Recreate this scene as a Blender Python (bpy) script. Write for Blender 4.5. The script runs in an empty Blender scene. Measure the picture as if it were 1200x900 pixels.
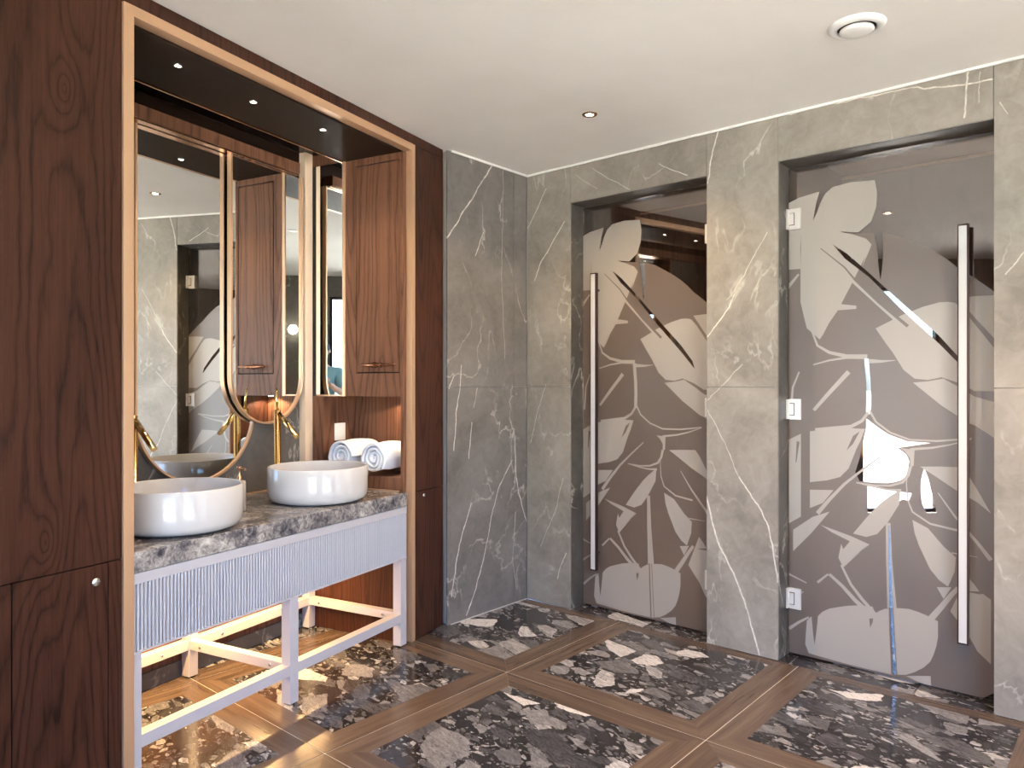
import bpy, bmesh, math, random
from math import sin, cos, pi, radians, sqrt
from mathutils import Vector, Matrix
from mathutils.geometry import delaunay_2d_cdt
random.seed(7)
SC = bpy.context.scene
COL = SC.collection

# ------------------------------------------------------------------ camera
cam_d = bpy.data.cameras.new('camera'); cam = bpy.data.objects.new('camera', cam_d); COL.objects.link(cam)
cam.location = (0, 0, 1.37)
FWD = Vector((-0.6560, 0.7548, 0.0))
cam.rotation_euler = (pi / 2, 0, math.atan2(0.6560, 0.7548))
cam_d.sensor_width = 36; cam_d.lens = 863 / 1200 * 36; cam_d.clip_start = .02
SC.camera = cam
# ------------------------------------------------------------------ world, sun, exposure
w = bpy.data.worlds.new('world'); SC.world = w; w.use_nodes = True
wn = w.node_tree; bg = wn.nodes['Background']
sky = wn.nodes.new('ShaderNodeTexSky'); sky.sky_type = 'NISHITA'; sky.sun_disc = False
sky.sun_elevation = radians(55); sky.sun_rotation = radians(150); sky.dust_density = 1.5; sky.air_density = 1.0
tint = wn.nodes.new('ShaderNodeMix'); tint.data_type = 'RGBA'; tint.blend_type = 'MULTIPLY'; tint.inputs[0].default_value = 1
wn.links.new(sky.outputs[0], tint.inputs[6]); tint.inputs[7].default_value = (.67, .90, 1.28, 1)
wn.links.new(tint.outputs[2], bg.inputs[0]); bg.inputs[1].default_value = 0.70
sun_d = bpy.data.lights.new('sun', 'SUN'); sun = bpy.data.objects.new('sun', sun_d); COL.objects.link(sun)
sun_d.energy = 34.0; sun_d.angle = radians(1.0); sun_d.color = (1, .90, .74)
sun.rotation_euler = Vector((0.05, -0.55, 1.0)).to_track_quat('Z', 'Y').to_euler()
SC.view_settings.view_transform = 'Standard'; SC.view_settings.look = 'None'
SC.view_settings.gamma = 1.0; SC.view_settings.use_curve_mapping = False
SC.view_settings.exposure = 1.26
CY = SC.cycles
CY.max_bounces = 12; CY.diffuse_bounces = 6; CY.glossy_bounces = 7; CY.transparent_max_bounces = 16; CY.transmission_bounces = 6
CY.sample_clamp_indirect = 6.0; CY.caustics_reflective = False; CY.caustics_refractive = False
CY.use_denoising = True

# ------------------------------------------------------------------ frames
P0 = Vector((-3.037, 2.896, 0))
A = Vector((-0.230916, 0.973008, 0)); N = Vector((-0.973008, -0.230916, 0))
FV = Matrix.Translation(P0) @ Matrix(((A.x, N.x, 0, 0), (A.y, N.y, 0, 0), (0, 0, 1, 0), (0, 0, 0, 1)))   # joinery frame: s right, b back, z up
FW = Matrix.Identity(4)
D1 = Vector((0.7548, -0.6560, 0)); D2 = Vector((0.6560, 0.7548, 0))
H = 2.70
YW = 3.61           # face of the wall with the doors
YG = 3.74           # front of the glass doors
F = 863.0
def wy(px, py, Y):
    l = (px - 600) / F; dx = l * .7548 - .6560; dy = l * .6560 + .7548; t = Y / dy
    return dx * t, 1.37 + (450 - py) / F * t
def wx(px, py, X):
    l = (px - 600) / F; dx = l * .7548 - .6560; dy = l * .6560 + .7548; t = X / dx
    return dy * t, 1.37 + (450 - py) / F * t

# ------------------------------------------------------------------ node helper
class NT:
    def __init__(s, name):
        s.m = bpy.data.materials.new(name); s.m.use_nodes = True; s.t = s.m.node_tree
        s.n = s.t.nodes; s.p = s.n['Principled BSDF']; s.out = s.n['Material Output']
    def lk(s, a, b): s.t.links.new(a, b)
    def set(s, sock, v):
        if isinstance(v, bpy.types.NodeSocket): s.lk(v, sock)
        else:
            if isinstance(v, (tuple, list)) and len(v) == 3 and sock.type == 'RGBA': v = (*v, 1)
            sock.default_value = v
    def P(s, **k):
        for a, v in k.items(): s.set(s.p.inputs[a.replace('_', ' ')], v)
        return s
    def obj(s): return s.n.new('ShaderNodeTexCoord').outputs['Object']
    def pos(s): return s.n.new('ShaderNodeNewGeometry').outputs['Position']
    def rnd(s): return s.n.new('ShaderNodeObjectInfo').outputs['Random']
    def m_(s, op, a, b=0.0, c=0.0):
        n = s.n.new('ShaderNodeMath'); n.operation = op
        s.set(n.inputs[0], a); s.set(n.inputs[1], b); s.set(n.inputs[2], c); return n.outputs[0]
    def v_(s, op, a, b=(0, 0, 0), sc=1.0):
        n = s.n.new('ShaderNodeVectorMath'); n.operation = op
        s.set(n.inputs[0], a); s.set(n.inputs[1], b)
        if op == 'SCALE': s.set(n.inputs['Scale'], sc)
        return n.outputs['Value'] if op in ('DOT_PRODUCT', 'LENGTH', 'DISTANCE') else n.outputs['Vector']
    def noise(s, v, scale=5, detail=4, rough=.5, dist=0.0):
        n = s.n.new('ShaderNodeTexNoise'); s.set(n.inputs['Vector'], v); s.set(n.inputs['Scale'], scale)
        n.inputs['Detail'].default_value = detail; n.inputs['Roughness'].default_value = rough; n.inputs['Distortion'].default_value = dist
        return n.outputs
    def vor(s, v, scale, feat='F1', rnd=1.0):
        n = s.n.new('ShaderNodeTexVoronoi'); n.feature = feat; s.set(n.inputs['Vector'], v); s.set(n.inputs['Scale'], scale)
        s.set(n.inputs['Randomness'], rnd); return n.outputs
    def ramp(s, f, stops, interp='LINEAR'):
        n = s.n.new('ShaderNodeValToRGB'); n.color_ramp.interpolation = interp; e = n.color_ramp.elements
        while len(e) < len(stops): e.new(.5)
        for i, (p, c) in enumerate(stops):
            e[i].position = p; e[i].color = (*c, 1) if isinstance(c, (tuple, list)) else (c, c, c, 1)
        s.set(n.inputs[0], f); return n.outputs[0]
    def mix(s, f, a, b, mode='MIX'):
        n = s.n.new('ShaderNodeMix'); n.data_type = 'RGBA'; n.blend_type = mode
        s.set(n.inputs[0], f); s.set(n.inputs[6], a); s.set(n.inputs[7], b); return n.outputs[2]
    def bump(s, h, st=.2, d=.01):
        n = s.n.new('ShaderNodeBump'); s.set(n.inputs['Height'], h); n.inputs['Strength'].default_value = st; n.inputs['Distance'].default_value = d
        s.lk(n.outputs[0], s.p.inputs['Normal']); return s

def plain(name, col, rough=.5, metal=0.0, **k):
    t = NT(name); t.P(Base_Color=col, Roughness=rough, Metallic=metal, **k)
    t.p.inputs['Base Color'].default_value = (*col, 1)
    nz = t.noise(t.obj(), 60, 3)[0]
    t.P(Roughness=t.m_('MULTIPLY_ADD', nz, .08, rough - .04)); return t.m
def wood(name, light, dark, rings=26, scale=2.0, rough=.42, zs=.13, knots=()):
    t = NT(name); o = t.obj()
    q = t.v_('MULTIPLY', o, (1, 1, zs))
    n1 = t.noise(q, scale, 2, .45, .15)[0]
    n2 = t.noise(t.v_('MULTIPLY', o, (1, 1, .22)), 16, 3, .55)[0]
    for kx, kz, ks in knots:
        dd = t.v_('LENGTH', t.v_('MULTIPLY', t.v_('SUBTRACT', o, (kx, 0, kz)), (1, 0, .42)))
        n1 = t.m_('ADD', n1, t.m_('MULTIPLY', t.m_('POWER', 2.718, t.m_('MULTIPLY', dd, -1 / ks)), .11))
    r = t.m_('FRACT', t.m_('MULTIPLY', t.m_('MULTIPLY_ADD', n2, .035, n1), rings))
    line = t.ramp(r, [(0, 1.0), (.06, .75), (.22, .12), (.6, .0), (.86, .35), (1, 1.0)])
    pores = t.ramp(t.noise(t.v_('MULTIPLY', o, (260, 260, 9)), 1, 2, .6)[0], [(.5, 0.0), (.66, 1.0)])
    fib = t.noise(t.v_('MULTIPLY', o, (60, 60, 1.6)), 1, 4, .6)[0]
    big = t.noise(t.v_('MULTIPLY', o, (2.5, 2.5, .7)), 1.3, 2)[0]
    f = t.m_('ADD', t.m_('MULTIPLY', line, .50), t.m_('MULTIPLY', t.m_('SUBTRACT', fib, .5), .95))
    f = t.m_('ADD', f, t.m_('MULTIPLY_ADD', big, .7, -.20)); f = t.m_('MULTIPLY_ADD', pores, .18, f)
    c = t.ramp(f, [(0.05, light), (.42, tuple(a * .6 + b * .4 for a, b in zip(light, dark))), (.95, dark)])
    t.P(Base_Color=c, Roughness=rough); t.p.inputs['Specular IOR Level'].default_value = .18
    t.bump(t.m_('ADD', t.m_('MULTIPLY', line, -.6), t.m_('MULTIPLY', pores, -.4)), .3, .0012); return t.m
KN = [(.459, 2.285, .045), (.402, .888, .05)]
WOOD = wood('dark_oak_veneer', (.066, .025, .0145), (.0105, .004, .0028), rings=46, zs=.075, knots=KN)
WOOD_IN = wood('walnut_veneer', (.21, .098, .055), (.060, .024, .014), rings=32, scale=2.2, zs=.09)
CABW = wood('brown_panel_veneer', (.16, .105, .075), (.05, .03, .02), rings=18, scale=2.5)
GOLD = plain('brushed_gold', (.66, .42, .25), .38, .5)
BRASS = plain('polished_brass', (.78, .55, .24), .14, 1.0)
BRONZE = plain('dark_bronze', (.055, .028, .022), .35, .6)
COPPER = plain('rose_gold', (.72, .44, .28), .2, 1.0)
HANDLE = plain('dark_copper', (.30, .13, .07), .25, 1.0)
CHROME = plain('satin_steel', (.80, .78, .74), .25, .9)
MIRROR = plain('mirror_silver', (.93, .95, .93), .02, 1.0); 
MIRROR.node_tree.nodes['Principled BSDF'].inputs['Roughness'].default_value = 0
for l in list(MIRROR.node_tree.links):
    if l.to_socket.name == 'Roughness': MIRROR.node_tree.links.remove(l)
CERAMIC = plain('white_ceramic', (.55, .54, .525), .10)
PAINT = plain('lavender_grey_paint', (.45, .445, .475), .42)
WHITE = plain('white_plastic', (.82, .80, .76), .4)
BLACK = plain('black_lacquer', (.010, .008, .008), .18)
NIGHT = plain('near_black_wood_and_shade', (.024, .013, .008), .6, **{'Specular_IOR_Level': .12})
POSTG = plain('sheen_lit_gold', (.95, .72, .50), .5, .15)  # gold lightened: the post's bright sheen is put into its base colour
STEEL = plain('pale_steel', (.74, .70, .64), .35, .45)
DARKSTONE = plain('dark_frame_stone', (.045, .04, .035), .4)
GROUT = plain('pale_grout', (.50, .47, .43), .8)
CONCRETE = plain('pale_terrace_stone', (.72, .69, .63), .8)
ALU = plain('dark_aluminium', (.03, .032, .035), .4, .5)

def ceiling_mat():
    t = NT('ceiling_plaster'); n = t.noise(t.pos(), 1.6, 5, .6)[0]
    t.P(Base_Color=t.ramp(n, [(.3, (.80, .765, .71)), (.7, (.86, .83, .78))]), Roughness=.75)
    t.bump(t.noise(t.pos(), 25, 4)[0], .12, .004); return t.m
CEIL = ceiling_mat()

# grey stone panels with traced pale veins (u horizontal, v = z)
def stone_mat(name, axis, veins, c1, c2, seed):
    t = NT(name); pos = t.pos()
    sep = t.n.new('ShaderNodeSeparateXYZ'); t.lk(pos, sep.inputs[0])
    cmb = t.n.new('ShaderNodeCombineXYZ'); t.lk(sep.outputs[axis], cmb.inputs[0]); t.lk(sep.outputs[2], cmb.inputs[1])
    uv = cmb.outputs[0]
    wob = t.noise(t.v_('ADD', pos, (seed, 0, 0)), 9, 4, .6)[1]
    uvw = t.v_('ADD', uv, t.v_('MULTIPLY', t.v_('SUBTRACT', wob, (.5, .5, .5)), (.028, .028, 0)))
    a = t.noise(t.v_('ADD', pos, (seed, 3, 1)), 2.4, 6, .62, .6)[0]
    b = t.noise(t.v_('ADD', pos, (seed, 7, 2)), 14, 5, .65, 1.2)[0]
    f = t.m_('ADD', t.m_('MULTIPLY', a, .7), t.m_('MULTIPLY', b, .34))
    col = t.ramp(f, [(.36, c1), (.66, c2)])
    # faint hairline network
    r = t.noise(t.v_('MULTIPLY', t.v_('ADD', pos, (seed, 0, 5)), (1.2, 1.2, .7)), 2.3, 5, .55, .5)[0]
    hair = t.ramp(t.m_('ABSOLUTE', t.m_('SUBTRACT', r, .5)), [(0, .5), (.012, 0.0)])
    patch = t.ramp(t.noise(t.v_('ADD', pos, (1, seed, 0)), 3.1, 3)[0], [(.45, 0.0), (.62, 1.0)])
    hair = t.m_('MULTIPLY', hair, patch)
    tot = hair
    for w_, pts in veins:
        for (x0, z0), (x1, z1) in zip(pts[:-1], pts[1:]):
            ax, az = x1 - x0, z1 - z0; L2 = ax * ax + az * az
            d = t.v_('SUBTRACT', uvw, (x0, z0, 0))
            h = t.m_('DIVIDE', t.v_('DOT_PRODUCT', d, (ax, az, 0)), L2)
            h.node.use_clamp = True
            e = t.v_('SUBTRACT', d, t.v_('SCALE', (ax, az, 0), sc=h))
            dist = t.v_('LENGTH', e)
            k = t.n.new('ShaderNodeMapRange'); k.inputs['From Min'].default_value = w_; k.inputs['From Max'].default_value = w_ * .25
            k.inputs['To Min'].default_value = 0; k.inputs['To Max'].default_value = min(1.0, w_ * 230); t.lk(dist, k.inputs['Value'])
            tot = t.m_('MAXIMUM', tot, k.outputs[0])
    brk = t.ramp(t.noise(pos, 22, 3, .7)[0], [(.3, .45), (.6, 1.0)])
    tot = t.m_('MULTIPLY', tot, brk)
    t.P(Base_Color=t.mix(tot, col, (.74, .69, .60, 1)), Roughness=.38)
    t.p.inputs['Specular IOR Level'].default_value = .35
    return t.m
def pv(lst, X=None, Y=None):
    return [(w_, [(wx(x, y, X) if X is not None else wy(x, y, Y)) for x, y in p]) for w_, p in lst]
VEINS_BACK = pv([
    (.0045, [(662, 259), (635, 305), (626, 330)]), (.004, [(640, 222), (630, 245), (618, 268)]),
    (.003, [(694, 197), (716, 211), (738, 222)]), (.0035, [(772, 192), (805, 206)]), (.0025, [(675, 205), (700, 221)]),
    (.005, [(843, 150), (835, 178), (829, 215)]), (.003, [(900, 272), (872, 322), (852, 352)]),
    (.0045, [(860, 345), (854, 360), (829, 394)]), (.003, [(870, 428), (828, 470)]),
    (.006, [(827, 580), (834, 606), (843, 640), (858, 668)]), (.006, [(858, 668), (868, 692), (876, 715), (890, 767)]),
    (.005, [(866, 560), (888, 592), (899, 612), (905, 640), (911, 682)]), (.003, [(828, 478), (850, 520), (866, 560)]),
    (.004, [(925, 133), (960, 125), (1000, 117), (1075, 101)]), (.0045, [(1075, 101), (1083, 104), (1130, 99), (1164, 93)]),
    (.005, [(1136, 74), (1130, 138)]), (.0025, [(1149, 84), (1147, 120)]),
    (.003, [(1172, 120), (1181, 133)]), (.003, [(1178, 322), (1200, 296)]),
    (.004, [(664, 648), (657, 664), (653, 678)]), (.003, [(640, 450), (630, 480), (622, 520)]), (.003, [(660, 560), (650, 600), (634, 640)])], Y=YW)
VEINS_LEFT = pv([
    (.0055, [(577, 193), (556, 228), (535, 262), (519, 285)]), (.004, [(567, 272), (557, 300)]),
    (.0045, [(541, 428), (539, 457), (535, 480), (532, 528)]), (.004, [(532, 440), (526, 455)]),
    (.003, [(559, 455), (555, 478)]), (.004, [(553, 495), (549, 538)]), (.003, [(616, 455), (617, 480)]),
    (.0045, [(603, 512), (605, 560), (611, 590), (617, 612)]), (.004, [(600, 540), (585, 570), (577, 600), (567, 655)]),
    (.005, [(567, 655), (556, 695), (547, 722)]), (.0045, [(552, 590), (538, 640), (529, 700)]),
    (.003, [(604, 600), (601, 660), (606, 690)]), (.0025, [(590, 200), (588, 330), (592, 420)])], X=-3.01)
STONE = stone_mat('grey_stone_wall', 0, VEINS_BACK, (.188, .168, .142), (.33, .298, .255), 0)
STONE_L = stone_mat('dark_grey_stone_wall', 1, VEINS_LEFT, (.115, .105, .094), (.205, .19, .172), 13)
STONE_P = stone_mat('plain_stone', 0, [], (.10, .092, .08), (.17, .158, .14), 31)
REVEAL = stone_mat('shaded_reveal_stone', 0, [], (.05, .044, .036), (.11, .10, .085), 5)  # wall stone darkened, the shade of the recess put into its colour

def breccia():
    t = NT('breccia_marble'); pos = t.pos(); r = t.rnd()
    off = t.n.new('ShaderNodeCombineXYZ'); t.lk(t.m_('MULTIPLY', r, 37.0), off.inputs[0]); t.lk(t.m_('MULTIPLY', r, 91.0), off.inputs[1])
    rot = t.n.new('ShaderNodeVectorRotate'); rot.rotation_type = 'Z_AXIS'; t.lk(pos, rot.inputs['Vector']); rot.inputs['Angle'].default_value = .30
    p = t.v_('ADD', rot.outputs[0], off.outputs[0])
    p = t.v_('MULTIPLY', p, (.72, 1.2, 1))
    w1 = t.noise(p, 3, 2, .5)[1]; w2 = t.noise(p, 26, 3, .6)[1]
    p = t.v_('ADD', p, t.v_('MULTIPLY', t.v_('SUBTRACT', w1, (.5, .5, .5)), (.10, .10, 0)))
    p = t.v_('ADD', p, t.v_('MULTIPLY', t.v_('SUBTRACT', w2, (.5, .5, .5)), (.022, .022, 0)))
    streak = t.noise(t.v_('MULTIPLY', p, (1, 3.0, 1)), 17, 6, .75, 1.5)[0]
    cracks = t.m_('MULTIPLY', t.ramp(t.m_('ABSOLUTE', t.m_('SUBTRACT', t.noise(p, 14, 5, .6, .8)[0], .5)), [(0, .35), (.012, 1.0)]),
                  t.ramp(t.vor(t.v_('ADD', p, (7, 3, 0)), 17, 'DISTANCE_TO_EDGE')[0], [(.0, .72), (.035, 1.0)]))
    def layer(scale, thr, e0, e1, seed):
        q = t.v_('ADD', p, (seed, seed * .7, 0))
        cell = t.vor(q, scale)[1]; edge = t.vor(q, scale, 'DISTANCE_TO_EDGE')[0]
        sp = t.n.new('ShaderNodeSeparateXYZ'); t.lk(cell, sp.inputs[0])
        keep = t.m_('GREATER_THAN', sp.outputs[0], thr)
        em = t.n.new('ShaderNodeMapRange'); t.lk(edge, em.inputs['Value'])
        t.set(em.inputs['From Min'], t.m_('MULTIPLY', sp.outputs[2], e0)); t.set(em.inputs['From Max'], t.m_('MULTIPLY_ADD', sp.outputs[2], e0, e1))
        return t.m_('MULTIPLY', keep, em.outputs[0]), sp.outputs[1]
    m1, v1 = layer(6.0, .58, .20, .012, 0.0)
    m2, v2 = layer(12, .36, .20, .02, 4.3)
    m3, v3 = layer(27, .25, .22, .04, 9.1)
    m4, v4 = layer(60, .40, .20, .08, 2.2)
    st = [(0, (.014, .014, .018)), (.30, (.045, .046, .054)), (.55, (.11, .113, .125)), (.80, (.25, .255, .27)), (1, (.60, .605, .62))]
    base = t.ramp(t.noise(p, 30, 6, .7)[0], [(.40, (.007, .007, .010)), (.6, (.026, .026, .030)), (.75, (.09, .088, .092))])
    def cl(v, k0, kk):
        return t.mix(1.0, t.ramp(t.m_('ADD', t.m_('MULTIPLY_ADD', v, kk, k0), t.m_('MULTIPLY', t.m_('SUBTRACT', streak, .5), .85)), st), cracks, 'MULTIPLY')
    c = t.mix(m4, base, cl(v4, .10, .75)); c = t.mix(m3, c, cl(v3, .08, .80)); c = t.mix(m2, c, cl(v2, .04, .84)); c = t.mix(m1, c, cl(v1, .26, .82))
    t.P(Base_Color=c, Roughness=.13); t.p.inputs['Specular IOR Level'].default_value = .5
    return t.m
BRECCIA = breccia()
def plank_mat(name, vert):
    t = NT(name); pos = t.pos(); r = t.rnd()
    off = t.n.new('ShaderNodeCombineXYZ'); t.lk(t.m_('MULTIPLY', r, 17.0), off.inputs[0]); t.lk(t.m_('MULTIPLY', r, 53.0), off.inputs[1])
    p = t.v_('ADD', pos, off.outputs[0])
    s1 = (26, 1.6, 1) if vert else (1.6, 26, 1); s2 = (150, 5, 1) if vert else (5, 150, 1)
    a = t.noise(t.v_('MULTIPLY', p, s1), 1, 4, .6, .4)[0]; b = t.noise(t.v_('MULTIPLY', p, s2), 1, 3, .6)[0]
    f = t.m_('ADD', t.m_('MULTIPLY', a, .7), t.m_('MULTIPLY', b, .35)); f = t.m_('MULTIPLY_ADD', t.m_('SUBTRACT', r, .5), .16, f)
    t.P(Base_Color=t.ramp(f, [(.3, (.050, .036, .028)), (.55, (.098, .071, .054)), (.8, (.165, .127, .10))]), Roughness=.22)
    return t.m
PLX = plank_mat('oak_plank_along', False); PLY = plank_mat('oak_plank_across', True)
def counter_mat():
    t = NT('mottled_grey_marble'); o = t.obj()
    a = t.noise(o, 6, 6, .65, 1.0)[0]; b = t.noise(o, 45, 4, .7, .8)[0]
    f = t.m_('ADD', t.m_('MULTIPLY', a, .55), t.m_('MULTIPLY', b, .5))
    t.P(Base_Color=t.ramp(f, [(.40, (.04, .04, .05)), (.50, (.15, .14, .145)), (.58, (.33, .31, .29)), (.68, (.60, .57, .53))]), Roughness=.16)
    return t.m
COUNTER = counter_mat()
def towel_mat():
    t = NT('white_terry_cloth'); t.P(Base_Color=(.84, .85, .88, 1), Roughness=.95)
    t.bump(t.noise(t.obj(), 160, 4, .7)[0], .7, .003); return t.m
TOWEL = towel_mat()
def glass_mat(name, tint, refl):
    t = NT(name); tr = t.n.new('ShaderNodeBsdfTransparent'); tr.inputs[0].default_value = (*tint, 1)
    gl = t.n.new('ShaderNodeBsdfGlossy'); gl.inputs['Roughness'].default_value = 0.0; gl.inputs[0].default_value = (.95, .95, .95, 1)
    fr = t.n.new('ShaderNodeFresnel'); fr.inputs['IOR'].default_value = 1.5
    mx = t.n.new('ShaderNodeMixShader'); t.lk(t.m_('ADD', fr.outputs[0], refl), mx.inputs[0])
    t.lk(tr.outputs[0], mx.inputs[1]); t.lk(gl.outputs[0], mx.inputs[2]); t.lk(mx.outputs[0], t.out.inputs[0])
    t.n.remove(t.p); return t.m
DOORGLASS = glass_mat('bronze_tinted_glass', (.70, .65, .60), .17)
WINGLASS = glass_mat('window_glass', (.96, .98, .98), .02)
def frost(name, col, rough, spec, alpha):
    t = NT(name); n = t.noise(t.obj(), 2.0, 2)[0]
    t.P(Base_Color=t.mix(t.m_('MULTIPLY', n, .25), (*col, 1), tuple(c * .8 for c in col) + (1,)), Roughness=rough, Alpha=alpha)
    t.p.inputs['Specular IOR Level'].default_value = spec; return t.m
FROST_L = frost('light_etching', (.35, .315, .272), .40, .9, .96)
FROST_M = frost('bronze_etching', (.128, .094, .072), .36, 1.0, .95)
def emis(name, col, st):
    t = NT(name); t.P(Base_Color=(*col, 1), Emission_Color=(*col, 1), Emission_Strength=st); return t.m
LAMP = emis('lamp_glow', (1, .82, .6), 30)
GLOBE = emis('globe_glow', (1, .90, .75), 6)
LEDM = emis('led_glow', (1, .62, .28), 12)

# ------------------------------------------------------------------ mesh helper
class MB:
    def __init__(s): s.v = []; s.f = []; s.sm = []
    def add(s, vs, fs, smooth=False):
        o = len(s.v); s.v += [tuple(v) for v in vs]
        for q in fs: s.f.append(tuple(i + o for i in q)); s.sm.append(smooth)
        return s
    def box(s, x0, x1, y0, y1, z0, z1):
        vs = [(x, y, z) for z in (z0, z1) for y in (y0, y1) for x in (x0, x1)]
        return s.add(vs, [(0, 2, 3, 1), (4, 5, 7, 6), (0, 1, 5, 4), (2, 6, 7, 3), (0, 4, 6, 2), (1, 3, 7, 5)])
    def prism(s, pts, z0, z1, M=None):       # ccw polygon in xy
        n = len(pts); vs = [(x, y, z0) for x, y in pts] + [(x, y, z1) for x, y in pts]
        if M is not None: vs = [M @ Vector(v) for v in vs]
        return s.add(vs, [tuple(range(n - 1, -1, -1)), tuple(range(n, 2 * n))] + [(i, (i + 1) % n, n + (i + 1) % n, n + i) for i in range(n)])
    def lathe(s, prof, c=(0, 0, 0), seg=48, axis='z', smooth=True):
        vs = []; fs = []; k = len(prof)
        for i in range(seg):
            a = 2 * pi * i / seg
            for r, h in prof:
                p = (r * cos(a), r * sin(a), h)
                if axis == 'x': p = (h, r * cos(a), r * sin(a))
                if axis == 'y': p = (r * sin(a), h, r * cos(a))
                vs.append((p[0] + c[0], p[1] + c[1], p[2] + c[2]))
        for i in range(seg):
            j = (i + 1) % seg
            for q in range(k - 1): fs.append((i * k + q, j * k + q, j * k + q + 1, i * k + q + 1))
        return s.add(vs, fs, smooth)
    def tube(s, pts, r, seg=14, cap=True):
        pts = [Vector(p) for p in pts]; n = len(pts); rr = r if isinstance(r, (list, tuple)) else [r] * n
        vs = []; fs = []; up = None
        for i, p in enumerate(pts):
            d = (pts[min(i + 1, n - 1)] - pts[max(i - 1, 0)]).normalized()
            if up is None: up = Vector((0, 0, 1)) if abs(d.z) < .9 else Vector((1, 0, 0))
            a = d.cross(up).normalized(); b = a.cross(d).normalized(); up = b
            for k in range(seg):
                t = 2 * pi * k / seg; vs.append(p + a * rr[i] * cos(t) + b * rr[i] * sin(t))
        for i in range(n - 1):
            for k in range(seg): k2 = (k + 1) % seg; fs.append((i * seg + k, i * seg + k2, (i + 1) * seg + k2, (i + 1) * seg + k))
        s.add(vs, fs, True)
        if cap:
            s.f.append(tuple(len(s.v) - n * seg + k for k in range(seg - 1, -1, -1))); s.sm.append(False)
            s.f.append(tuple(len(s.v) - seg + k for k in range(seg))); s.sm.append(False)
        return s

BASE = {}
def props(o, label=None, cat=None, group=None, kind=None):
    for k, v in (('label', label), ('category', cat), ('group', group), ('kind', kind)):
        if v: o[k] = v
def thing(name, label, cat, base, frame=FV, group=None, kind=None):
    o = bpy.data.objects.new(name, None); COL.objects.link(o); o.empty_display_size = .05
    o.matrix_world = frame @ Matrix.Translation(base); props(o, label, cat, group, kind)
    BASE[o.name] = (Vector(base), frame); return o
def part(name, mb, mat, parent, bevel=0.0, label=None, kind=None, subdiv=0):
    base, fr = BASE[parent.name]
    me = bpy.data.meshes.new(name)
    me.from_pydata([tuple(Vector(v) - base) for v in mb.v], [], mb.f); me.update()
    me.polygons.foreach_set('use_smooth', mb.sm)
    bm = bmesh.new(); bm.from_mesh(me); bmesh.ops.remove_doubles(bm, verts=bm.verts, dist=1e-6); bmesh.ops.recalc_face_normals(bm, faces=bm.faces)
    if bevel:
        ed = [e for e in bm.edges if len(e.link_faces) == 2 and e.calc_face_angle(0) > .6]
        bmesh.ops.bevel(bm, geom=ed, offset=bevel, segments=2, affect='EDGES', profile=.5, clamp_overlap=True)
    bm.to_mesh(me); bm.free()
    me.materials.append(mat)
    o = bpy.data.objects.new(name, me); COL.objects.link(o); o.parent = parent
    BASE[o.name] = BASE[parent.name]; props(o, label, None, None, kind); return o
def solo(name, mb, mat, label=None, cat=None, base=(0, 0, 0), frame=FW, kind=None, group=None, bevel=0.0):
    t = Vector(base); me = bpy.data.meshes.new(name)
    me.from_pydata([tuple(Vector(v) - t) for v in mb.v], [], mb.f); me.update(); me.polygons.foreach_set('use_smooth', mb.sm)
    bm = bmesh.new(); bm.from_mesh(me); bmesh.ops.recalc_face_normals(bm, faces=bm.faces)
    if bevel: bmesh.ops.bevel(bm, geom=[e for e in bm.edges if len(e.link_faces) == 2 and e.calc_face_angle(0) > .6], offset=bevel, segments=2, affect='EDGES')
    bm.to_mesh(me); bm.free(); me.materials.append(mat)
    o = bpy.data.objects.new(name, me); COL.objects.link(o); o.matrix_world = frame @ Matrix.Translation(t)
    props(o, label, cat, group, kind); BASE[o.name] = (t, frame); return o

# ================================================================== STRUCTURE
def clip(poly, n, d):     # keep n.p <= d
    out = []
    for i in range(len(poly)):
        a, b = poly[i], poly[(i + 1) % len(poly)]
        da, db = n[0] * a[0] + n[1] * a[1] - d, n[0] * b[0] + n[1] * b[1] - d
        if da <= 0: out.append(a)
        if da * db < 0:
            t = da / (da - db); out.append((a[0] + (b[0] - a[0]) * t, a[1] + (b[1] - a[1]) * t))
    return out
E0 = Vector((-1.20, -1.85, 0)) + Vector((.7548, -.6560, 0)) * .40                 # outer corner of the two glazed walls
OUT2 = Vector((0.7548, -0.6560, 0)); OUT1 = Vector((-0.6560, -0.7548, 0))
d2 = OUT2.dot(E0); d1 = OUT1.dot(E0)
fl = thing('floor', None, None, (0, 0, 0), FW, kind='structure')
slab = [(-4.3, -3.2), (3.4, -3.2), (3.4, YW), (-4.3, YW)]
slab = clip(clip(slab, OUT2, d2), OUT1, d1)
part('screed', MB().prism(slab, -.06, -.0016), GROUT, fl)
MOD = 1.02; X0, Y0 = -2.316, 2.627; G = .0022; BW = .115
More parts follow.
